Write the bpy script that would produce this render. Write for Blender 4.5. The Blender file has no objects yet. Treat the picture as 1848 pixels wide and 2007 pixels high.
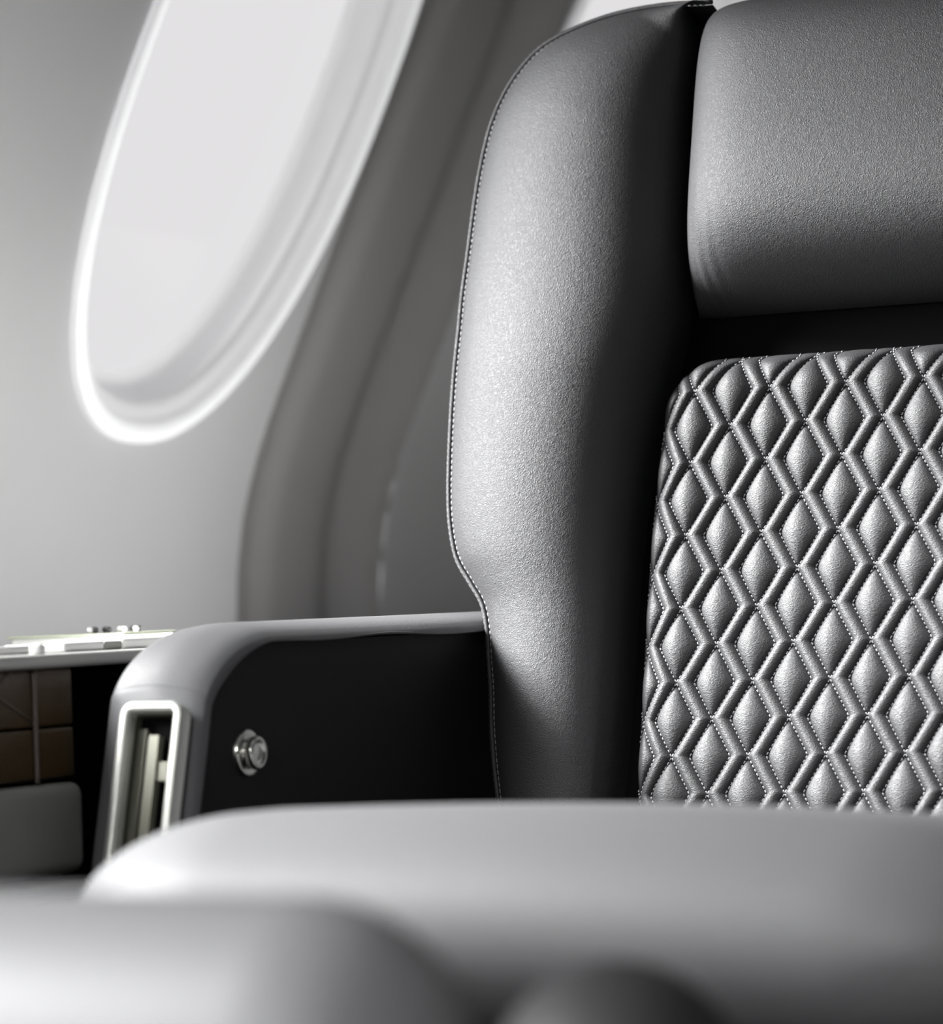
import bpy, math, random
import numpy as np

S = bpy.context.scene
COL = S.collection
random.seed(4)
rng = np.random.default_rng(4)
V = np.array

# ------------------------------------------------------------------ camera
TH, F, PITCH, ROLL, EYE = math.radians(26), 7500.0, math.atan(176.5 / 7500), math.radians(2.2), 0.63
d0 = V([-math.sin(TH), math.cos(TH), 0.0]); r0 = V([math.cos(TH), math.sin(TH), 0.0]); z0 = V([0, 0, 1.0])
fwd = math.cos(PITCH) * d0 + math.sin(PITCH) * z0
up = math.cos(PITCH) * z0 - math.sin(PITCH) * d0
rgt = math.cos(ROLL) * r0 - math.sin(ROLL) * up
up2 = math.cos(ROLL) * up + math.sin(ROLL) * r0
from mathutils import Matrix
cd = bpy.data.cameras.new('camera'); cam = bpy.data.objects.new('camera', cd); COL.objects.link(cam)
M = Matrix.Identity(4)
for i in range(3):
    M[i][0] = rgt[i]; M[i][1] = up2[i]; M[i][2] = -fwd[i]
M[2][3] = EYE
cam.matrix_world = M
cd.sensor_fit = 'HORIZONTAL'; cd.sensor_width = 36.0; cd.lens = 36.0 * F / 1848
cd.clip_start = 0.02; cd.clip_end = 100
cd.dof.use_dof = True; cd.dof.focus_distance = 1.78
cd.dof.aperture_fstop = (cd.lens / 1000) / 0.0165
cd.dof.aperture_blades = 0
S.camera = cam

# ------------------------------------------------------------------ world, lamps, exposure
wd = bpy.data.worlds.new('world'); S.world = wd; wd.use_nodes = True
bg = wd.node_tree.nodes['Background']
bg.inputs[0].default_value = (1.0, 0.985, 1.0, 1); bg.inputs[1].default_value = 0.94


def area(name, loc, target, sx, sy, power, color=(1, 1, 1), spread=180):
    l = bpy.data.lights.new(name, 'AREA'); l.shape = 'RECTANGLE'; l.size = sx; l.size_y = sy
    l.energy = power; l.color = color; l.spread = math.radians(spread)
    o = bpy.data.objects.new(name, l); COL.objects.link(o)
    from mathutils import Vector
    dv = (Vector(target) - Vector(loc)).normalized()
    o.location = loc; o.rotation_euler = dv.to_track_quat('-Z', 'Y').to_euler()
    return o


# lamps added outside unseen windows ahead of the seat to boost the daylight
for yy, zz, pw, sprd, tgt in ((1.45, 1.02, 7.5, 100, (-.82, 1.585, .85)), (0.961, 1.0, 4, 55, (-.82, 1.39, .62)),
                              (0.461, 1.0, 3, 150, (-.8, .6, .75)), (-0.039, 1.0, 7, 150, (-.8, .2, .75)), (-0.539, 0.95, 0.7, 60, (-.42, .66, .52))):
    area('daylight_fill_lamp', (-1.27, yy, zz), tgt, 0.26, 0.36, pw, spread=sprd)
sl = bpy.data.lights.new('sun', 'SUN'); sl.energy = 20.0; sl.angle = math.radians(20)
sun = bpy.data.objects.new('sun', sl); COL.objects.link(sun)
from mathutils import Vector
sun.rotation_euler = Vector((0.66, 0.28, -0.52)).to_track_quat('-Z', 'Y').to_euler()
rl = bpy.data.lights.new('quilt_fill_spot', 'SPOT'); rl.energy = 85; rl.spot_size = math.radians(29); rl.spot_blend = 0.7  # unseen spot added to light the quilting from above
rl.shadow_soft_size = 0.05
ro = bpy.data.objects.new('quilt_fill_spot', rl); COL.objects.link(ro); ro.location = (-.67, 1.22, 1.50)
ro.rotation_euler = (Vector((-.53, 1.54, .53)) - ro.location).to_track_quat('-Z', 'Y').to_euler()
area('footrest_fill_lamp', (-0.1, -0.6, 1.35), (-.40, .75, .53), 0.3, 0.2, 1.2, spread=36)  # unseen lamp added to brighten the front of the footrest
area('overhead_fill_lamp', (0.0, 0.6, 1.72), (0.0, 0.6, 0), 0.25, 2.2, 2)  # unseen overhead lamp added as a weak fill

area('wall_fill_strip', (-1.00, 1.58, 0.6215), (-1.18, 1.58, 0.74), 1.10, 0.012, 0.9)  # unseen strip added to brighten the lower part of the wall

S.view_settings.view_transform = 'Standard'
S.view_settings.look = 'None'
S.view_settings.exposure = -0.2
S.view_settings.gamma = 1.0
S.view_settings.use_curve_mapping = False
S.cycles.use_denoising = True
S.cycles.max_bounces = 8
S.cycles.caustics_reflective = False
S.cycles.caustics_refractive = False


# ------------------------------------------------------------------ materials
def mat(name, color, rough=0.5, metal=0.0, spec=0.5, sheen=0.0, coat=0.0, grain=None, mottling=0.0):
    m = bpy.data.materials.new(name); m.use_nodes = True
    nt = m.node_tree; b = nt.nodes['Principled BSDF']
    b.inputs['Base Color'].default_value = (*color, 1); b.inputs['Roughness'].default_value = rough
    b.inputs['Metallic'].default_value = metal; b.inputs['Specular IOR Level'].default_value = spec
    b.inputs['Sheen Weight'].default_value = sheen; b.inputs['Sheen Roughness'].default_value = 0.4
    b.inputs['Coat Weight'].default_value = coat
    tc = nt.nodes.new('ShaderNodeTexCoord')
    if grain:
        kind, scale, strength, dist = grain[:4]
        stretch = grain[4] if len(grain) > 4 else (1, 1, 1)
        mp = nt.nodes.new('ShaderNodeMapping'); mp.inputs['Scale'].default_value = stretch
        nt.links.new(tc.outputs['Object'], mp.inputs['Vector'])
        bump = nt.nodes.new('ShaderNodeBump'); bump.inputs['Strength'].default_value = strength
        bump.inputs['Distance'].default_value = dist
        if kind == 'leather':
            nz = nt.nodes.new('ShaderNodeTexNoise'); nz.inputs['Scale'].default_value = scale * 0.5
            nz.inputs['Detail'].default_value = 2
            mx = nt.nodes.new('ShaderNodeMixRGB'); mx.blend_type = 'LINEAR_LIGHT'; mx.inputs[0].default_value = 0.0016
            nt.links.new(mp.outputs['Vector'], nz.inputs['Vector'])
            nt.links.new(mp.outputs['Vector'], mx.inputs[1]); nt.links.new(nz.outputs['Color'], mx.inputs[2])
            vo = nt.nodes.new('ShaderNodeTexVoronoi'); vo.feature = 'DISTANCE_TO_EDGE'; vo.inputs['Scale'].default_value = scale
            nt.links.new(mx.outputs[0], vo.inputs['Vector'])
            mr = nt.nodes.new('ShaderNodeMapRange'); mr.inputs[1].default_value = 0; mr.inputs[2].default_value = 0.35
            mr.interpolation_type = 'SMOOTHSTEP'
            nt.links.new(vo.outputs['Distance'], mr.inputs[0])
            n2 = nt.nodes.new('ShaderNodeTexNoise'); n2.inputs['Scale'].default_value = scale * 0.22
            n2.inputs['Detail'].default_value = 3
            nt.links.new(mp.outputs['Vector'], n2.inputs['Vector'])
            ad = nt.nodes.new('ShaderNodeMath'); ad.operation = 'MULTIPLY_ADD'; ad.inputs[1].default_value = 1.2
            nt.links.new(n2.outputs[0], ad.inputs[0]); nt.links.new(mr.outputs[0], ad.inputs[2])
            nt.links.new(ad.outputs[0], bump.inputs['Height'])
        else:
            nz = nt.nodes.new('ShaderNodeTexNoise'); nz.inputs['Scale'].default_value = scale; nz.inputs['Detail'].default_value = 4
            nt.links.new(mp.outputs['Vector'], nz.inputs['Vector']); nt.links.new(nz.outputs[0], bump.inputs['Height'])
        nt.links.new(bump.outputs[0], b.inputs['Normal'])
    if mottling:
        nz = nt.nodes.new('ShaderNodeTexNoise'); nz.inputs['Scale'].default_value = 14; nz.inputs['Detail'].default_value = 3
        nt.links.new(tc.outputs['Object'], nz.inputs['Vector'])
        cr = nt.nodes.new('ShaderNodeMapRange'); cr.inputs[3].default_value = 1 - mottling; cr.inputs[4].default_value = 1 + mottling
        nt.links.new(nz.outputs[0], cr.inputs[0])
        mu = nt.nodes.new('ShaderNodeVectorMath'); mu.operation = 'SCALE'
        mu.inputs[0].default_value = color; nt.links.new(cr.outputs[0], mu.inputs['Scale'])
        nt.links.new(mu.outputs[0], b.inputs['Base Color'])
    return m


LEATHER = mat('black_leather', (0.038, 0.038, 0.040), 0.60, spec=0.5, grain=('leather', 950, 0.36, 0.0005))
LEATHER_SMOOTH = mat('black_leather_fine', (0.033, 0.033, 0.0345), 0.56, spec=0.5, grain=('leather', 900, 0.30, 0.0005, (0.55, 1, 1.25)))
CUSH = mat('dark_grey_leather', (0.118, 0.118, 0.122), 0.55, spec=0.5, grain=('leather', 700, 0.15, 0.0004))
ROLL = mat('black_roll_leather', (0.016, 0.016, 0.017), 0.6, spec=0.4, grain=('leather', 900, 0.2, 0.0004))
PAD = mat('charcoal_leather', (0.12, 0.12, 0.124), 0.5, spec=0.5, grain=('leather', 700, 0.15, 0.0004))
DARKPANEL = mat('dark_side_trim', (0.008, 0.008, 0.009), 0.6, spec=0.2, grain=('noise', 900, 0.1, 0.0003))
BLACK = mat('black_backing', (0.004, 0.004, 0.004), 0.9, spec=0.05)
THREAD = mat('grey_thread', (0.25, 0.25, 0.26), 0.6)
WALL = mat('cabin_wall_panel', (0.74, 0.735, 0.745), 0.6, grain=('noise', 500, 0.05, 0.0004), mottling=0.02)
WALLSHADE = mat('shaded_wall_panel', (0.43, 0.42, 0.418), 0.7, grain=('noise', 600, 0.08, 0.0004), mottling=0.03)  # wall colour darkened to carry the shade on the pillar panel
WHITE = mat('white_window_plastic', (0.82, 0.82, 0.83), 0.35)
CEIL = mat('ceiling_panel', (0.5, 0.5, 0.5), 0.7)
FAR = mat('dim_cabin_lining', (0.10, 0.10, 0.10), 0.8)
CARPET = mat('dark_carpet', (0.03, 0.03, 0.032), 0.95, grain=('noise', 900, 0.4, 0.002))
CHROME = mat('brushed_chrome', (0.62, 0.62, 0.58), 0.22, metal=1.0)
ALU = mat('satin_aluminium', (0.66, 0.67, 0.63), 0.38, metal=0.6, grain=('noise', 700, 0.04, 0.0003))
OLIVEPALE = mat('pale_olive_metal', (0.22, 0.22, 0.175), 0.5, metal=0.2)
OLIVE = mat('olive_metal_slide', (0.10, 0.10, 0.075), 0.5, metal=0.2)
BROWN = mat('brown_leather', (0.075, 0.047, 0.020), 0.42, grain=('leather', 500, 0.2, 0.0005), mottling=0.12)
BROWNTHREAD = mat('brown_piping', (0.16, 0.13, 0.11), 0.4)
GREYFAB = mat('grey_felt', (0.30, 0.30, 0.285), 0.8, grain=('noise', 700, 0.3, 0.0008), mottling=0.15)
LEDGE = mat('pale_ledge_lacquer', (0.60, 0.60, 0.575), 0.35, coat=0.3)
GLOSSWHITE = mat('gloss_white', (0.85, 0.85, 0.84), 0.2, coat=0.5)
GREEN = mat('pale_green_board', (0.40, 0.43, 0.33), 0.5)
DARKBEAD = mat('dark_bead', (0.02, 0.02, 0.02), 0.3)


def glass():
    m = bpy.data.materials.new('window_pane'); m.use_nodes = True; nt = m.node_tree
    for n in list(nt.nodes):
        if n.type != 'OUTPUT_MATERIAL': nt.nodes.remove(n)
    out = nt.nodes[0]
    a = nt.nodes.new('ShaderNodeBsdfTransparent'); a.inputs[0].default_value = (0.96, 0.96, 0.96, 1)
    g = nt.nodes.new('ShaderNodeBsdfGlossy'); g.inputs['Roughness'].default_value = 0.03
    fr = nt.nodes.new('ShaderNodeFresnel'); fr.inputs[0].default_value = 1.15
    mx = nt.nodes.new('ShaderNodeMixShader')
    nt.links.new(fr.outputs[0], mx.inputs[0]); nt.links.new(a.outputs[0], mx.inputs[1]); nt.links.new(g.outputs[0], mx.inputs[2])
    nt.links.new(mx.outputs[0], out.inputs[0])
    return m


GLASS = glass()


def translucent(name, color, k):
    m = mat(name, color, 0.35); nt = m.node_tree; b = nt.nodes['Principled BSDF']
    out = next(n for n in nt.nodes if n.type == 'OUTPUT_MATERIAL')
    t = nt.nodes.new('ShaderNodeBsdfTranslucent'); t.inputs[0].default_value = (*color, 1)
    mx = nt.nodes.new('ShaderNodeMixShader'); mx.inputs[0].default_value = k
    nt.links.new(b.outputs[0], mx.inputs[1]); nt.links.new(t.outputs[0], mx.inputs[2]); nt.links.new(mx.outputs[0], out.inputs[0])
    return m


RIM = translucent('translucent_white_plastic', (0.84, 0.84, 0.85), 0.10)


# ------------------------------------------------------------------ mesh helpers
def mesh_obj(name, verts, faces, material, parent=None, smooth=True):
    verts = np.asarray(verts, float).reshape(-1, 3)
    me = bpy.data.meshes.new(name)
    faces = faces if isinstance(faces, np.ndarray) else None or faces
    if isinstance(faces, np.ndarray):
        nf, k = faces.shape
        me.vertices.add(len(verts)); me.vertices.foreach_set('co', verts.ravel())
        me.loops.add(nf * k); me.loops.foreach_set('vertex_index', faces.ravel().astype(np.int32))
        me.polygons.add(nf); me.polygons.foreach_set('loop_start', np.arange(0, nf * k, k, dtype=np.int32))
        me.update(calc_edges=True); me.validate()
    else:
        me.from_pydata([tuple(v) for v in verts], [], [tuple(f) for f in faces])
    me.polygons.foreach_set('use_smooth', [bool(smooth)] * len(me.polygons))
    me.materials.append(material)
    o = bpy.data.objects.new(name, me); COL.objects.link(o)
    if parent is not None: o.parent = parent
    return o


def thing(name, label, cat, group=None):
    o = bpy.data.objects.new(name, None); COL.objects.link(o); o.empty_display_size = 0.05
    o['label'] = label; o['category'] = cat
    if group: o['group'] = group
    return o


def tag(o, label, cat, group=None):
    o['label'] = label; o['category'] = cat
    if group: o['group'] = group
    return o


def struct(o):
    o['kind'] = 'structure'; return o


def grid_faces(nu, nv, wrap_u=False, wrap_v=False, flip=False):
    iu = np.arange(nu if wrap_u else nu - 1); iv = np.arange(nv if wrap_v else nv - 1)
    a, b = np.meshgrid(iu, iv, indexing='ij'); a2 = (a + 1) % nu; b2 = (b + 1) % nv
    f = np.stack([a * nv + b, a2 * nv + b, a2 * nv + b2, a * nv + b2], -1).reshape(-1, 4)
    return f[:, ::-1].copy() if flip else f


def grid(name, P, material, parent=None, **k):
    nu, nv = P.shape[:2]
    return mesh_obj(name, P.reshape(-1, 3), grid_faces(nu, nv, **k), material, parent)


def smooth_curve(pts, n):
    """Catmull-Rom resampling of a polyline of any dimension."""
    p = np.asarray(pts, float); m = len(p)
    ext = np.vstack([2 * p[0] - p[1], p, 2 * p[-1] - p[-2]])
    t = np.linspace(0, m - 1, n); i = np.minimum(t.astype(int), m - 2); x = (t - i)[:, None]
    a, b, c, d = ext[i], ext[i + 1], ext[i + 2], ext[i + 3]
    return 0.5 * (2 * b + (c - a) * x + (2 * a - 5 * b + 4 * c - d) * x ** 2 + (3 * b - a - 3 * c + d) * x ** 3)


def tube(name, path, rad, material, parent=None, closed=False, seg=8, ref=(0.31, 0.2, 0.93)):
    p = np.asarray(path, float); n = len(p)
    t = (np.roll(p, -1, 0) - np.roll(p, 1, 0)) if closed else np.gradient(p, axis=0)
    t /= np.linalg.norm(t, axis=1)[:, None] + 1e-12
    b = np.cross(t, V(ref)); b /= np.linalg.norm(b, axis=1)[:, None] + 1e-12
    c = np.cross(t, b); an = np.linspace(0, 2 * np.pi, seg, endpoint=False)
    P = p[:, None] + rad * (np.cos(an)[None, :, None] * b[:, None] + np.sin(an)[None, :, None] * c[:, None])
    vs = P.reshape(-1, 3); fs = [tuple(q) for q in grid_faces(n, seg, wrap_u=closed, wrap_v=True)]
    if not closed:
        fs += [tuple(range(seg)), tuple((n - 1) * seg + k for k in range(seg))[::-1]]
    return mesh_obj(name, vs, fs, material, parent)


def stitch_mesh(name, pos, tan, length, rad, material, parent):
    """small spindle stitches, all joined into one mesh (each only a few pixels long)"""
    pos = np.asarray(pos); tan = np.asarray(tan); tan = tan / np.linalg.norm(tan, axis=1)[:, None]
    b = np.cross(tan, V([0.3, -0.9, 0.31])); b /= np.linalg.norm(b, axis=1)[:, None]; c = np.cross(tan, b)
    n = len(pos); vs = np.zeros((n, 10, 3))
    vs[:, 0] = pos - tan * length / 2; vs[:, 9] = pos + tan * length / 2
    for q, off in enumerate((-0.30, 0.30)):
        for k in range(4):
            a = k * math.pi / 2
            vs[:, 1 + q * 4 + k] = pos + tan * length * off + rad * (math.cos(a) * b + math.sin(a) * c)
    tri = []
    for k in range(4):
        k2 = (k + 1) % 4
        tri += [(0, 1 + k2, 1 + k), (1 + k, 1 + k2, 5 + k2), (1 + k, 5 + k2, 5 + k), (9, 5 + k, 5 + k2)]
    f = (np.arange(n)[:, None, None] * 10 + np.asarray(tri)[None]).reshape(-1, 3)
    o = mesh_obj(name, vs.reshape(-1, 3), f, material, parent); o['kind'] = 'stuff'
    return o


def rounded_box(name, lo, hi, r, material, parent=None, crown=0.0, n=14, warp=None):
    """box with generously rounded edges (r per axis) and an upholstered crown on top"""
    lo = V(lo, ); hi = V(hi); c = (lo + hi) / 2; h = (hi - lo) / 2
    r = V([r] * 3 if np.isscalar(r) else r); core = np.maximum(h - r, 1e-6)
    vs, fs = [], []
    for ax in range(3):
        for sgn in (-1, 1):
            a1, a2 = (ax + 1) % 3, (ax + 2) % 3

            def line(a):
                e = np.linspace(0, 1, n); e = 1 - np.cos(e * np.pi / 2)
                left = -h[a] + r[a] * e; mid = np.linspace(-core[a], core[a], n)[1:-1]
                return np.concatenate([left, mid, -left[::-1]])
            A, B = np.meshgrid(line(a1), line(a2), indexing='ij')
            p = np.zeros(A.shape + (3,)); p[..., ax] = sgn * h[ax]; p[..., a1] = A; p[..., a2] = B
            q = np.clip(p, -core, core); dl = (p - q) / r
            L = np.linalg.norm(dl, axis=-1, keepdims=True); dl = dl / np.maximum(L, 1e-9)
            p = q + dl * r
            if crown:
                m = np.clip(1 - (p[..., 0] / h[0]) ** 2, 0, 1) * np.clip(1 - (p[..., 1] / h[1]) ** 2, 0, 1)
                p[..., 2] += crown * m * np.clip((p[..., 2] + h[2]) / (2 * h[2]), 0, 1)
            base = sum(len(x) for x in vs)
            vs.append((p + c).reshape(-1, 3)); fs.append(grid_faces(*A.shape, flip=(sgn < 0)) + base)
    P = np.vstack(vs)
    if warp is not None: P = warp(P)
    o = mesh_obj(name, P, np.vstack(fs), material, parent)
    return weld(o)


def weld(o, d=1e-5):
    import bmesh
    bm = bmesh.new(); bm.from_mesh(o.data); bmesh.ops.remove_doubles(bm, verts=bm.verts, dist=d)
    bmesh.ops.recalc_face_normals(bm, faces=bm.faces)
    for f in bm.faces: f.smooth = True
    bm.to_mesh(o.data); bm.free(); return o


def bevel_box(name, lo, hi, w, material, parent=None, seg=2):
    return rounded_box(name, lo, hi, w, material, parent, n=seg + 2)


def lathe(name, prof, origin, axis, material, parent=None, seg=40):
    """prof: (radius, along) pairs"""
    axis = V(axis, ) / np.linalg.norm(axis); a = np.cross(axis, V([0.1, 0.2, 0.97])); a /= np.linalg.norm(a); b = np.cross(axis, a)
    an = np.linspace(0, 2 * np.pi, seg, endpoint=False); prof = np.asarray(prof, float)
    P = V(origin) + prof[:, None, 1:2] * axis + prof[:, None, 0:1] * (np.cos(an)[None, :, None] * a + np.sin(an)[None, :, None] * b)
    o = grid(name, P, material, parent, wrap_v=True); return weld(o, 1e-6)


# ================================================================== the setting
def wall_x(z):
    t = np.clip((z - .60) / .18, 0, 1)
    return -1.2 + .18 * .48 * (t ** 3 - t ** 4 / 2) + np.maximum(z - .78, 0) * .48 + np.maximum(z - 1.05, 0) ** 2 * .2


def wall_nx(z):
    e = 1e-4; s = (wall_x(z + e) - wall_x(z - e)) / (2 * e)
    n = np.stack([np.ones_like(s), np.zeros_like(s), -s], -1)
    return n / np.linalg.norm(n, axis=-1, keepdims=True)


PITCH_W, WC, WZ, WA, WB = 0.500, 1.961, 0.945, 0.147, 0.2115
ZB, ZT = 0.05, 1.62
YJ0, YJ1 = 2.114, 2.312        # the joints of the pillar panel behind the seat


def relief(y):
    """depth of the wall's soft folds between the windows (metres, along the wall normal)"""
    k = np.mod(y - YJ0, PITCH_W)
    def g(c, w): return np.exp(-((k - c) / w) ** 2)
    inside = np.clip(k / 0.03, 0, 1) * np.clip((0.198 - k) / 0.03, 0, 1) * (k < 0.198)
    ends = np.clip(k / 0.015, 0, 1) * np.clip((0.198 - k) / 0.015, 0, 1)
    return inside * -0.010 - (0.009 * g(0.045, 0.012) + 0.014 * g(0.165, 0.025)) * ends


def wpt(y, z, off=0.0):
    y = np.asarray(y, float); z = np.asarray(z, float); y, z = np.broadcast_arrays(y, z)
    p = np.stack([wall_x(z), y, z], -1)
    return p + wall_nx(z) * (np.asarray(off)[..., None] if np.ndim(off) else off)


def oval(phi, s=1.0, da=0.0):
    e = 2 / 2.25
    c, sn = np.cos(phi), np.sin(phi)
    return (s * WA + da) * np.sign(c) * np.abs(c) ** e, (s * WB + da) * np.sign(sn) * np.abs(sn) ** e


wall = struct(mesh_obj('wall_left', [(-1.2, -1, ZB), (-1.2, -1, 0.5), (-1.2, 4.2, 0.5), (-1.2, 4.2, ZB)], [(0, 1, 2, 3)], WALL))
NPH = 128
for k in range(-5, 5):
    yc = WC + k * PITCH_W
    y0, y1 = YJ1 - PITCH_W + k * PITCH_W, YJ0 + k * PITCH_W
    # window panel: rings from the oval opening out to the panel's rectangle
    ph = np.linspace(0, 2 * np.pi, NPH, endpoint=False)
    oy, oz = oval(ph); oy = oy + yc; oz = oz + WZ
    zlo, zhi = 0.5, ZT
    cs, sn = np.cos(ph), np.sin(ph)
    with np.errstate(divide='ignore', invalid='ignore'):
        ty = np.where(cs > 0, (y1 - yc) / np.maximum(cs, 1e-9), (y0 - yc) / np.minimum(cs, -1e-9))
        tz = np.where(sn > 0, (zhi - WZ) / np.maximum(sn, 1e-9), (zlo - WZ) / np.minimum(sn, -1e-9))
    tt = np.minimum(ty, tz); ry, rz = yc + cs * tt, WZ + sn * tt
    # rectangle corners get hit exactly by snapping the nearest ray
    for (a, b) in ((y0, zlo), (y0, zhi), (y1, zlo), (y1, zhi)):
        i = np.argmin((ry - a) ** 2 + (rz - b) ** 2); ry[i], rz[i] = a, b
    rr = np.linspace(0, 1, 24)[:, None]
    gy, gz = oy * (1 - rr) + ry * rr, oz * (1 - rr) + rz * rr
    grid('panel', wpt(gy, gz), WALL, wall, wrap_v=True)
    # pillar panel with its soft vertical folds
    ys = np.linspace(y1, y1 + (YJ1 - YJ0), 70); zs = np.linspace(0.5, ZT, 60)
    Y, Z = np.meshgrid(ys, zs, indexing='ij')
    if k == 0: grid('pillar_panel', wpt(Y, Z, relief(Y)), WALLSHADE, wall)
    else: grid('spacer_panel', wpt(Y, Z), WALL, wall)

for idx, k in enumerate((-5, -4, -3, -2, -1, 0, 1, 2, 3)):
    yc = WC + k * PITCH_W
    w = bpy.data.objects.new('window_%d' % (idx + 1), None); COL.objects.link(w); struct(w)
    ph = np.linspace(0, 2 * np.pi, NPH, endpoint=False)

    def ring(da, off):
        y, z = oval(ph, 1, da); return wpt(y + yc, z + WZ, off)
    # raised white rim
    prof = [(0.0005, -0.002), (0.001, 0.0015), (-0.0015, 0.004), (-0.006, 0.0045), (-0.010, 0.003), (-0.0115, 0.0)]
    grid('frame', np.stack([ring(a, b) for a, b in prof]), RIM, w, wrap_v=True)
    # second, thinner ledge and the funnel-shaped reveal behind it
    prof = [(-0.0115, 0.0), (-0.0125, -0.003), (-0.0145, -0.0035), (-0.0155, -0.006), (-0.019, -0.007), (-0.020, -0.010),
            (-0.0212, -0.014), (-0.0222, -0.019), (-0.0235, -0.024), (-0.026, -0.028), (-0.030, -0.030)]
    grid('reveal', np.stack([ring(a, b) for a, b in prof]), RIM, w, wrap_v=True)
    rp = ring(-0.028, -0.0295)
    mesh_obj('pane', np.vstack([rp, rp.mean(0)[None]]), [(i, (i + 1) % NPH, NPH) for i in range(NPH)], GLASS, w)

ys = np.linspace(-1.0, 4.2, 3)
xs = np.linspace(float(wall_x(V(ZT))), 1.2, 24)
cz = ZT + 0.16 * np.sin((xs - xs[0]) / (xs[-1] - xs[0]) * np.pi)
P = np.stack(np.broadcast_arrays(xs[None], ys[:, None], cz[None]), -1)
struct(grid('ceiling', P, CEIL))
struct(mesh_obj('floor', [(-1.2, -1, ZB), (1.2, -1, ZB), (1.2, 4.2, ZB), (-1.2, 4.2, ZB)], [(0, 1, 2, 3)], CARPET))
struct(mesh_obj('wall_right', [(1.2, -1, ZB), (1.2, 4.2, ZB), (1.2, 4.2, ZT), (1.2, -1, ZT)], [(0, 1, 2, 3)], FAR))
struct(mesh_obj('wall_front', [(-1.25, -1, ZB), (1.2, -1, ZB), (1.2, -1, ZT + .2), (-1.25, -1, ZT + .2)], [(0, 1, 2, 3)], FAR))
struct(mesh_obj('wall_back', [(-1.25, 4.2, ZB), (1.2, 4.2, ZB), (1.2, 4.2, ZT + .2), (-1.25, 4.2, ZT + .2)], [(0, 1, 2, 3)], FAR))

# ================================================================== the seat
AL = math.radians(15)
O = V([-0.70887576, 1.65708382, 0.64574859])
NN = V([0, -math.cos(AL), math.sin(AL)]); UU = V([0, math.sin(AL), math.cos(AL)]); WW = V([1.0, 0, 0])
WCEN = 0.150


def SP(w, u, h):
    w, u, h = np.broadcast_arrays(np.asarray(w, float), np.asarray(u, float), np.asarray(h, float))
    return O + w[..., None] * WW + u[..., None] * UU + h[..., None] * NN


seat = thing('aircraft_seat', 'black leather cabin seat with diamond-quilted back, smooth headrest and padded side bolsters', 'seat')

# --- side bolsters: (left w, left u, inner w, inner u) down the backrest
BOL = [(0.0065, 0.2811, 0.0038, 0.2803), (-0.0196, 0.2824, 0.0038, 0.2723), (-0.0468, 0.2802, 0.0036, 0.2589), (-0.0713, 0.2734, 0.0036, 0.2428), (-0.0874, 0.2642, 0.0035, 0.2269), (-0.1001, 0.2481, 0.0035, 0.2110), (-0.1079, 0.2290, 0.0035, 0.1952), (-0.1119, 0.2064, 0.0031, 0.1768), (-0.1138, 0.1851, 0.0033, 0.1611), (-0.1151, 0.1611, 0.0039, 0.1442), (-0.1164, 0.1400, 0.0052, 0.1285), (-0.1167, 0.1215, -0.0012, 0.1174), (-0.1172, 0.1005, -0.0094, 0.0999), (-0.1170, 0.0796, -0.0154, 0.0797), (-0.1161, 0.0561, -0.0191, 0.0570), (-0.1146, 0.0354, -0.0207, 0.0342), (-0.1121, 0.0199, -0.0216, 0.0166), (-0.1076, 0.0056, -0.0218, 0.0015), (-0.0997, -0.0061, -0.0222, -0.0110), (-0.0926, -0.0165, -0.0224, -0.0235), (-0.0889, -0.0280, -0.0220, -0.0359), (-0.0864, -0.0443, -0.0220, -0.0508), (-0.0841, -0.0594, -0.0220, -0.0656), (-0.0819, -0.0793, -0.0223, -0.0828), (-0.0786, -0.0991, -0.0227, -0.1023), (-0.0741, -0.1212, -0.0234, -0.1218), (-0.0695, -0.1455, -0.0236, -0.1435), (-0.0648, -0.1696, -0.0244, -0.1675)]
NT = 220
B = smooth_curve(BOL, NT)
CS = smooth_curve([(0, 0.0), (.05, .0058), (.14, .0130), (.28, .0195), (.45, .0230), (.62, .0225), (.76, .0185), (.87, .0115), (.95, .002), (.995, -.011), (1.0, -.022), (.992, -.036)], 90)
B[:, 2] = np.minimum(B[:, 2], -0.0075) - np.where(B[:, 3] < .11, 0.004, 0.0)
ker = np.hanning(57); ker /= ker.sum()
for c_ in (2, 3):
    pad_ = np.concatenate([2 * B[0, c_] - B[28:0:-1, c_], B[:, c_], 2 * B[-1, c_] - B[-2:-30:-1, c_]])
    B[:, c_] = np.convolve(pad_, ker, 'valid')


def mirror(w, side): return w if side == 0 else 2 * WCEN - w


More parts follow.
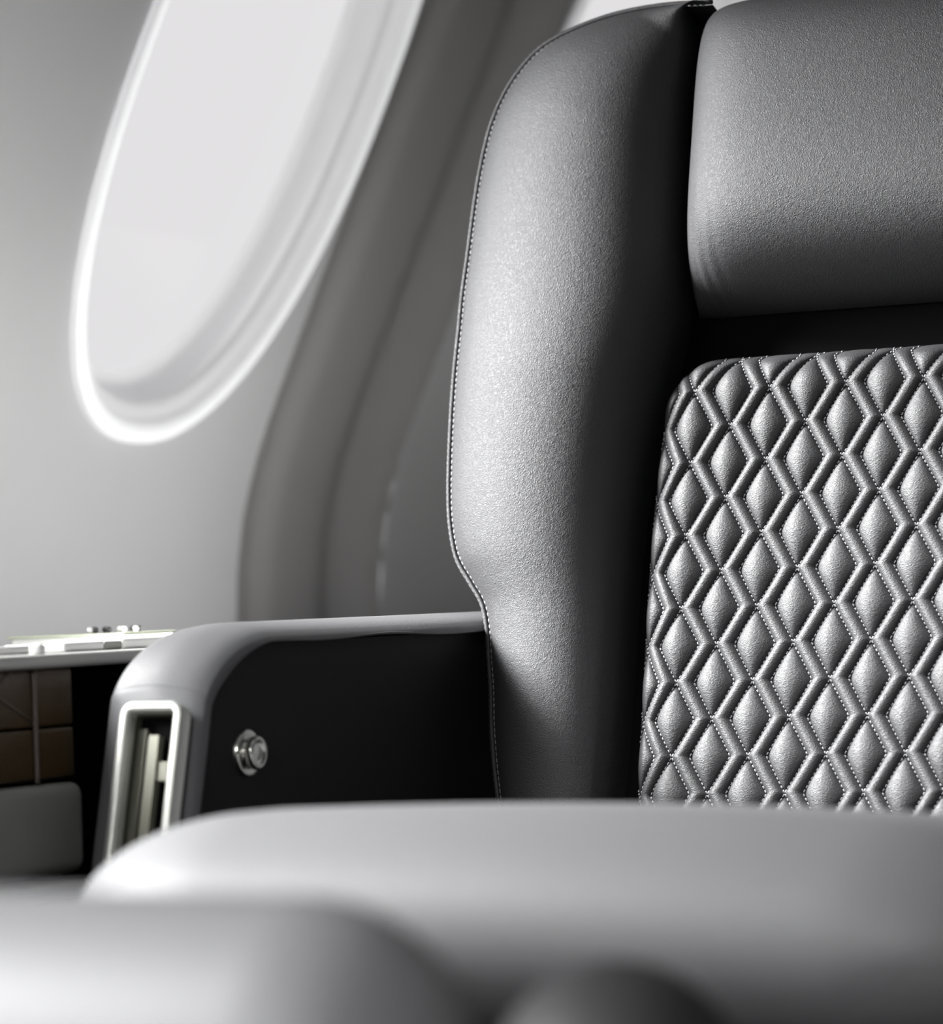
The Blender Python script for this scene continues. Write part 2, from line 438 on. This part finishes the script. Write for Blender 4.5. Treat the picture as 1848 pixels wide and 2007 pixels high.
for side in (0, 1):
    s, hh = CS[:, 0], CS[:, 1]
    wl, ul, wr, ur = (B[:, i:i + 1] for i in range(4))
    width = np.hypot(wr - wl, ur - ul)
    sc = np.clip(width / 0.095, 0.35, 1.08)
    w = wl + (wr - wl) * s; u = ul + (ur - ul) * s
    h = np.where(hh > 0, hh * sc, hh)
    bol = grid('side_bolster', SP(mirror(w, side), u, h), LEATHER, seat, flip=(side == 1))
    edge = SP(mirror(B[:, 0], side), B[:, 1], 0.0)
    out = np.gradient(edge, axis=0); out /= np.linalg.norm(out, axis=1)[:, None]
    lat = np.cross(out, NN) * (1 if side == 0 else -1)
    sgn = np.sign((lat * (edge - SP(V(mirror(0.0, side)), V(0.1), V(0)))).sum(1)); lat *= np.median(sgn)
    cord = edge + lat * 0.0010 + NN * 0.0003
    tube('seam_piping', cord, 0.0012, LEATHER_SMOOTH, bol, seg=10)
    cuml = np.concatenate([[0], np.cumsum(np.linalg.norm(np.diff(cord, axis=0), axis=1))])
    ss = np.arange(0.004, cuml[-1], 0.0030)
    pos, tn = [], []
    for off, lift in ((0.0016, 0.0009), (-0.0012, 0.0017)):
        line = edge + lat * off + NN * lift
        q = np.stack([np.interp(ss, cuml, line[:, k]) for k in range(3)], 1)
        tq = np.gradient(q, axis=0); pos.append(q); tn.append(tq)
    so = stitch_mesh('seam_stitching', np.vstack(pos), np.vstack(tn), 0.0025, 0.00042, THREAD, bol)
    so['label'] = 'pale grey double row of seam stitches'

# --- shell that closes the back of the seat
Lw, Lu = B[:, 0], B[:, 1]
cols = []
for dw, h in ((0.0, -0.001), (-0.0015, -0.010), (-0.001, -0.03), (0.006, -0.06), (0.018, -0.078), (0.04, -0.088), (0.08, -0.092)):
    k = np.clip((WCEN - Lw) / 0.25, 0, 1)
    cols.append((Lw + dw * k, Lu - max(h, -0.03) * 0.0 - (0.006 if dw > 0 else 0) * (Lu > .2), h))
P = np.stack([SP(w, u, h) for w, u, h in cols] + [SP(2 * WCEN - w, u, h) for w, u, h in cols[::-1]], 1)
grid('backrest_shell', P, LEATHER_SMOOTH, seat, flip=True)
kw = np.stack([B[:, 2] - 0.012, 2 * WCEN - B[:, 2] + 0.012], 1)
grid('backrest_core', SP(kw, np.stack([B[:, 3]] * 2, 1), -0.036), BLACK, seat)

# --- quilted centre panel
QE = [(-0.0050, -0.20), (-0.0066, -0.1447), (-0.0078, -0.1183), (-0.0089, -0.0965), (-0.0092, -0.0721), (-0.0095, -0.0476), (-0.0099, -0.0229), (-0.01, 0.002), (-0.0097, 0.027), (-0.0088, 0.0471), (-0.0075, 0.0698), (-0.0066, 0.0849), (-0.006, 0.105)]
QE = np.asarray(QE)
UT = 0.1045
P_W, Q_U, W0, U0 = 0.03813383, 0.03540771, 0.00941016, 0.08334546

AQ = P_W / 4 * 1.07        # half width of a diamond


def quilt_height(w, u):
    x = (w - W0) / (P_W / 2)
    k0 = np.floor(x).astype(int)
    hb = np.zeros_like(w); rid = np.zeros(w.shape, int)

    def chain(k):
        cy = (u - U0) / Q_U + 0.5 * (k % 2)
        j = np.floor(cy).astype(int); b = 2 * (cy - j - 0.5)
        return j, b
    done = np.zeros(w.shape, bool)
    for kk in (k0, k0 + 1):
        j, b = chain(kk)
        a = (w - (W0 + kk * P_W / 2)) / AQ
        ins = np.abs(a) + np.abs(b) < 1
        e = np.clip((1 - (a + b) ** 2) * (1 - (a - b) ** 2), 0, 1)
        hd = 0.0056 * np.clip((e - .035) / .965, 0, 1) ** 0.46
        hb = np.where(ins, hd, hb); rid = np.where(ins, 100000 + (kk + 50) * 100 + (j + 30), rid); done |= ins
    j, b = chain(k0)
    left = W0 + k0 * P_W / 2 + AQ * (1 - np.abs(b)); t = np.clip(2 * (w - left) / (P_W / 2 - AQ) - 1, -1, 1)
    band = 0.0042 * np.clip((1 - t * t - .06) / .94, 0, 1) ** 0.6
    hb = np.where(done, hb, band); rid = np.where(done, rid, k0 + 50)
    return hb, rid


def panel_drop(w, u):
    wl = np.interp(u, QE[:, 1], QE[:, 0]) - 0.009
    ww = WCEN - np.abs(w - WCEN)
    dl = ww - wl; dt = UT + 0.004 - u; r = 0.032
    c = (dl < r) & (dt < r)
    dd = np.where(c, r - np.hypot(r - dl, r - dt), np.minimum(dl, dt))
    q = np.clip(dd / 0.024, 0, 1)
    return dd, 0.036 * (1 - np.sqrt(np.clip(1 - (1 - q) ** 2, 0, 1))), np.clip(dd / 0.012, 0.12, 1)


def quilt_h(w, u):
    hb, rid = quilt_height(w, u); dd, drop, fac = panel_drop(w, u)
    return hb * fac - drop - 0.004, rid, dd


gw = np.arange(-0.018, 2 * WCEN + 0.018, 0.00062); gu = np.arange(-0.165, UT + 0.006, 0.00062)
GW, GU = np.meshgrid(gw, gu, indexing='ij')
GH, _, _ = quilt_h(GW, GU)
verts = SP(GW, GU, GH).reshape(-1, 3)
fc = grid_faces(len(gw), len(gu))
cw, cu = GW.reshape(-1)[fc].mean(1), GU.reshape(-1)[fc].mean(1)
_, rid, dd = quilt_h(cw, cu)
ok = dd > 0; fc = fc[ok]; rid = rid[ok]
rid[(cw[ok] > 2 * WCEN - 0.006)] = 99       # the far border beyond the last whole channel
panel = mesh_obj('quilted_panel', SP(V([-0.006, 2 * WCEN + .006, 2 * WCEN + .006, -0.006]), V([-0.17, -0.17, UT, UT]), V([-.035] * 4)), [(0, 1, 2, 3)], BLACK, seat)
order = np.argsort(rid, kind='stable'); fc = fc[order]; rid = rid[order]
cuts = np.flatnonzero(np.diff(rid)) + 1
# smooth normals that run across the seams between pieces
for part, rr_ in zip(np.split(fc, cuts), np.split(rid, cuts)):
    if len(part) < 12: continue
    used, inv = np.unique(part, return_inverse=True)
    mesh_obj('quilt_diamond' if rr_[0] >= 100000 else 'quilt_channel', verts[used], inv.reshape(part.shape), LEATHER_SMOOTH, panel)

pos, tn = [], []
for k in range(-2, 19):
    wk = W0 + k * P_W / 2
    for j in range(-8, 3):
        ub = U0 + (j - 0.5 * (k % 2)) * Q_U
        for sg in (-1, 1):
            for (ua, ubb, wa, wb) in ((ub, ub + Q_U / 2, wk, wk + sg * AQ), (ub + Q_U / 2, ub + Q_U, wk + sg * AQ, wk)):
                n = 9; tt = (np.arange(n) + 0.5) / n
                w = wa + (wb - wa) * tt; u = ua + (ubb - ua) * tt
                hq, _, dq = quilt_h(w, u)
                _, drop, fac = panel_drop(w, u)
                keep = (dq > 0.004) & (u > -0.16)
                p = SP(w, u, -drop - 0.004 + 0.0009)
                e = 0.0004
                _, d2, _ = panel_drop(w + (wb - wa) * e / .02, u + (ubb - ua) * e / .02)
                t = SP(w + (wb - wa) * e / .02, u + (ubb - ua) * e / .02, -d2 - 0.004 + 0.0009) - p
                pos.append(p[keep]); tn.append(t[keep])
st = stitch_mesh('quilt_stitching', np.vstack(pos), np.vstack(tn), 0.0019, 0.00048, THREAD, panel)
st['label'] = 'pale grey quilting thread'

# --- headrest pillow
HW0, HU0, HU1 = -0.004, 0.131, 0.288
n1, n2 = 130, 90


def edgeparam(n):
    t = np.linspace(-1, 1, n); return np.sign(t) * (1 - (1 - np.abs(t)) ** 1.9)


a, b = np.meshgrid(edgeparam(n1), edgeparam(n2), indexing='ij')
hw = WCEN - HW0
hh = 0.066 * np.clip(1 - np.abs(a) ** 10, 0, 1) ** 0.5 * np.clip(1 - np.abs(b) ** 4.5, 0, 1) ** 0.55 - 0.034
w = WCEN + a * hw; u = (HU0 + HU1) / 2 + b * (HU1 - HU0) / 2
for c0, amp in ((0.012, .0011), (0.0185, .0009), (0.026, .0006)):
    for ww in (w - HW0, 2 * WCEN - HW0 - w):
        hh -= amp * np.exp(-((ww - c0 - (u - HU0) * 0.05) / 0.0016) ** 2) * np.exp(-((u - HU0 - 0.012) / 0.03) ** 2)
grid('headrest', SP(w, u, hh), LEATHER, seat)

# --- armrest on the wall side
XA = -0.80176
path = [(1.86, .6200)]
path += [(y, .6192) for y in np.linspace(1.80, 1.452, 24)]
for t in np.linspace(0.05, 1, 14):
    a_ = t * 1.30
    path.append((1.446 - 0.0640 * math.sin(a_) / math.sin(1.30), .6192 - 0.026 * (1 - math.cos(a_)) / (1 - math.cos(1.30))))
y_, z_ = path[-1]
for t in np.linspace(0.06, 1, 12): path.append((y_ - 0.27 * 0.29 * t, z_ - 0.27 * t))
path = smooth_curve(path, 320)
tg = np.gradient(path, axis=0); tg /= np.linalg.norm(tg, axis=1)[:, None]
nrm = np.stack([tg[:, 1], -tg[:, 0]], 1)           # outward: up on the top run, forward on the front
if nrm[5, 1] < 0: nrm = -nrm
cs = smooth_curve([(0.0, -.007), (.0006, -.005), (.0012, -.004), (.0012, -.0018), (-.0005, .0000), (-.004, .0022), (-.010, .0042), (-.021, .0060), (-.034, .0052), (-.041, .0034), (-.0445, .0004), (-.0445, -.002), (-.0425, -.012)], 48)
nP = len(path); wob = 0.0011 * np.sin(path[:, 0] * 37 + 1.0) * np.sin(path[:, 0] * 17)
P = np.zeros((nP, len(cs), 3))
for i, (dx, do) in enumerate(cs):
    lip = wob if i < 12 else 0 * wob
    front = np.clip((1.45 - path[:, 0]) / 0.05, 0.12, 1)      # the side lip is deep only round the front
    if do < -.003 and i < 24: do = -.003 + (do + .003) * front
    P[:, i, 0] = XA + dx
    P[:, i, 1] = path[:, 0] + nrm[:, 0] * (do + lip)
    P[:, i, 2] = path[:, 1] + nrm[:, 1] * (do + lip)
af = grid_faces(nP, len(cs)); ac = P.reshape(-1, 3)[af].mean(1)
arel = ac - (V([0, 1.376, .598]) + V([0, -.96, .28]) * 0.0068); as_ = arel @ V([0, -.28, -.96]); an_ = arel @ V([0, -.96, .28])
cut = (ac[:, 0] > -.8318 + .0022) & (ac[:, 0] < -.8018 - .0022) & (as_ > .0087) & (as_ < .1178) & (an_ > -.012)   # the slot behind the metal frame
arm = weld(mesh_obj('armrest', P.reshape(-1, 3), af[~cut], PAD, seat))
arm['label'] = 'padded armrest next to the wall ledge'
poly = [(y, z) for y, z in path + nrm * -0.0032] + [(1.86, path[-1][1])]
npz = len(poly)
vs = [(XA - .003, y, z) for y, z in poly] + [(XA - .040, y, z) for y, z in poly]
fs = [tuple(range(npz)), tuple(range(npz, 2 * npz))[::-1]] + [(i, npz + i, npz + (i + 1) % npz, (i + 1) % npz) for i in range(npz)]
sp = mesh_obj('side_panel', vs, fs, DARKPANEL, arm, smooth=False); sp['label'] = 'flat dark inner side panel'
# front face frame: coordinates (x, s) with s down the sloping front
tf = V([0, -.28, -.96]); nf = V([0, -.96, .28]); PF = V([0, 1.376, .598]) + nf * 0.0068


def FP(x, s, o=0.0): return PF + V([x, 0, 0]) + tf * s + nf * o


fx0, fx1, fs0, fs1, fr = -.8318, -.8018, .0065, .120, .006
loop = []
for (cx, cs_, a0) in ((fx1 - fr, fs0 + fr, 0), (fx0 + fr, fs0 + fr, 90), (fx0 + fr, fs1 - fr, 180), (fx1 - fr, fs1 - fr, 270)):
    for a_ in np.linspace(a0, a0 + 90, 9): loop.append((cx + fr * math.cos(math.radians(a_)), cs_ - fr * math.sin(math.radians(a_))))
loop = V(loop); cen = V([(fx0 + fx1) / 2, (fs0 + fs1) / 2])
dirn = np.roll(loop, -1, 0) - np.roll(loop, 1, 0); dirn /= np.linalg.norm(dirn, axis=1)[:, None]
inn = np.stack([dirn[:, 1], -dirn[:, 0]], 1)
if ((cen - loop)[0] * inn[0]).sum() < 0: inn = -inn
pr = [(0.0, -.006), (0.0, .0012), (.0008, .0022), (.0030, .0022), (.0040, .0014), (.0046, -.001), (.0048, -.004)]
P = np.stack([np.stack([FP(*(loop[i] + inn[i] * q), o_) for i in range(len(loop))]) for q, o_ in pr])
fr_o = weld(grid('recess_frame', P, ALU, arm, wrap_v=True)); fr_o['label'] = 'bright satin metal frame of the front slot'
P = np.stack([np.stack([FP(*(loop[i] + inn[i] * .0048), o_) for i in range(len(loop))]) for o_ in (-.004, -.0095)])
grid('recess_well', P, OLIVE, arm, wrap_v=True)
q = [FP(fx0 + .003, fs0 + .003, -.0092), FP(fx1 - .003, fs0 + .003, -.0092), FP(fx1 - .003, fs1 - .003, -.0092), FP(fx0 + .003, fs1 - .003, -.0092)]
mesh_obj('recess_back', q, [(0, 1, 2, 3)], BLACK, arm)


def front_bar(name, x0, x1, s0, s1, o0, o1, m):
    c = [FP(x, s, o_) for o_ in (o0, o1) for s in (s0, s1) for x in (x0, x1)]
    return mesh_obj(name, c, [(0, 1, 3, 2), (4, 6, 7, 5), (0, 2, 6, 4), (1, 5, 7, 3), (0, 4, 5, 1), (2, 3, 7, 6)], m, arm, smooth=False)


front_bar('slide_rail', fx0 + .0055, fx0 + .0095, fs0 + .010, fs1 - .005, -.009, -.006, OLIVE)
front_bar('slide_rail', fx0 + .0118, fx0 + .0165, fs0 + .013, fs1 - .005, -.009, -.0045, OLIVEPALE)
front_bar('slide_rail', fx1 - .0072, fx1 - .0045, fs0 + .010, fs0 + .030, -.009, -.005, OLIVE)
front_bar('latch_plate', fx0 + .0165, fx1 - .0052, fs0 + .024, fs0 + .032, -.009, -.006, OLIVEPALE)
# press button on the inner panel
lathe('recline_button', [(0, .0062), (.0030, .0062), (.0042, .0056), (.0052, .0068), (.0066, .0072), (.0072, .0062), (.0072, .0044), (.0056, .0036), (.0056, .0018),
                          (.0078, .0014), (.0094, .0024), (.0102, .0016), (.0104, -.0012)], (XA - .003, 1.4215, .5695), (1, 0, 0), CHROME, arm).__setitem__('label', 'round chrome push button')

# --- seat cushion, raised at the front, and the pedestal below it


def tilt(P):
    k = np.clip((P[:, 1] - 1.15) / 0.45, 0, 1)
    P[:, 2] -= 0.05 * k ** 1.3 * np.clip((P[:, 2] - .484) / .06, 0, 1)
    P[:, 2] -= 0.008 * np.clip((P[:, 0] + .62) / 0.25, 0, 1) ** 2
    return P


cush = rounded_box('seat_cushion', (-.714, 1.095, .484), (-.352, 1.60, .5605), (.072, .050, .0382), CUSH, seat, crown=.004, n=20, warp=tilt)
cush['label'] = 'thick grey-black seat cushion with rounded front corner'
bevel_box('seat_base', (-.71, 1.13, .30), (-.37, 1.66, .49), .02, DARKPANEL, seat)
lathe('pedestal', [(0, ZB), (.16, ZB), (.16, ZB + .02), (.07, ZB + .05), (.07, .31), (0, .31)], (-.56, 1.40, 0), (0, 0, 1), DARKPANEL, seat)

# ================================================================== footrest in front of the seat
ott = thing('footrest', 'rounded grey leather footrest with a dark end roll, in front of the seat cushion', 'footrest')
rounded_box('cushion', (-.80, .72, .42), (-.378, .805, .5640), (.042, .042, .042), CUSH, ott, crown=.003, n=18)
rounded_box('end_bolster', (-.421, .825, .40), (-.353, .90, .5405), (.0339, .037, .040), ROLL, ott, n=12)['label'] = 'dark rounded end roll'
bevel_box('base', (-.76, .735, .34), (-.37, .89, .44), .015, DARKPANEL, ott)
lathe('pedestal', [(0, ZB), (.12, ZB), (.12, ZB + .02), (.05, ZB + .04), (.05, .35), (0, .35)], (-.58, .76, 0), (0, 0, 1), DARKPANEL, ott)

# ================================================================== side ledge along the wall
led = thing('side_ledge', 'long cabin side ledge with pale top and brown leather front under the window', 'ledge')
bevel_box('ledge_top', (-1.199, .2, .609), (-.868, 3.4, .615), .002, LEDGE, led)
mesh_obj('back_panel', [(-.96, .2, ZB), (-.96, 3.4, ZB), (-.96, 3.4, .609), (-.96, .2, .609)], [(0, 1, 2, 3)], BLACK, led)
for ya, yb in ((1.12, 1.361), (1.3635, 1.393)):
    for za, zb in ((.5625, .5835), (.5845, .6085)):
        bevel_box('leather_panel', (-.94, ya, za), (-.872, yb, zb), .0012, BROWN, led)
# welts of the quilted brown leather
tube('welt', [(-.8715, 1.3622, z) for z in np.linspace(.561, .6085, 12)], .0011, BROWNTHREAD, led)
for (p0, p1) in (((1.310, .6085), (1.3615, .5865)), ((1.310, .5865), (1.3450, .6085)), ((1.27, .6085), (1.31, .5865))):
    tube('welt', [(-.8716, p0[0] + (p1[0] - p0[0]) * t, p0[1] + (p1[1] - p0[1]) * t) for t in np.linspace(0, 1, 8)], .0004, BROWNTHREAD, led)
gp = rounded_box('felt_panel', (-.95, 1.12, .522), (-.869, 1.396, .5600), (.004, .006, .006), GREYFAB, led, n=5)
gp['label'] = 'grey felt lower panel'
bevel_box('lower_trim', (-.95, 1.12, .512), (-.866, 1.393, .5185), .002, ALU, led)
bevel_box('plinth', (-.955, .2, ZB), (-.90, 3.4, .40), .004, DARKPANEL, led)

# things lying on the ledge
def on_ledge(name, lo, hi, r, m, label, cat):
    return tag(rounded_box(name, (*lo, .615), (*hi[:2], .615 + hi[2]), r, m, n=4), label, cat)


on_ledge('control_plate', (-.925, 1.4216), (-.893, 1.4545, .0040), .0012, GLOSSWHITE, 'gloss white control plate on the ledge, between the round knob and the grey switch block', 'panel')
on_ledge('switch_block', (-.922, 1.4556), (-.893, 1.4700, .0038), .001, GREYFAB, 'small grey switch block on the ledge between two white pieces', 'switch')
on_ledge('remote_control', (-.925, 1.4712), (-.893, 1.530, .0046), .0012, GLOSSWHITE, 'gloss white slim handset on the ledge, nearest the armrest', 'remote')
on_ledge('coaster', (-.94, 1.352), (-.895, 1.397, .0036), .0012, GLOSSWHITE, 'white flat coaster on the ledge, farthest from the armrest', 'coaster')
tag(lathe('round_knob', [(0, .0046), (.0026, .0044), (.0034, .0032), (.0032, 0), (0, 0)], (-.876, 1.3725, .615), (0, 0, 1), GLOSSWHITE), 'tiny round white knob at the front edge of the ledge', 'knob')
nb = thing('notebook', 'flat pale green notebook on the ledge, just behind the armrest corner', 'notebook')
rounded_box('cover', (-1.07, 1.648, .615), (-1.0, 1.700, .6165), .0006, GREEN, nb, n=3)
rounded_box('pages', (-1.068, 1.650, .6165), (-1.002, 1.699, .6200), .0004, GLOSSWHITE, nb, n=3)
rounded_box('cover', (-1.07, 1.648, .6200), (-1.0, 1.700, .6214), .0006, GREEN, nb, n=3)
br = thing('bead_bracelet', 'small dark beaded bracelet lying on the pale green notebook', 'bracelet')
for i in range(10):
    a_ = 2 * math.pi * i / 10
    c_ = V([-1.024 + .0125 * math.cos(a_), 1.678 + .0125 * math.sin(a_), .6214 + .0017])
    lathe('bead', [(0, .0017), (.0012, .0012), (.0017, 0), (.0012, -.0012), (0, -.0017)], c_, (0, 0, 1), DARKBEAD if i % 3 else GLOSSWHITE, br, seg=8)
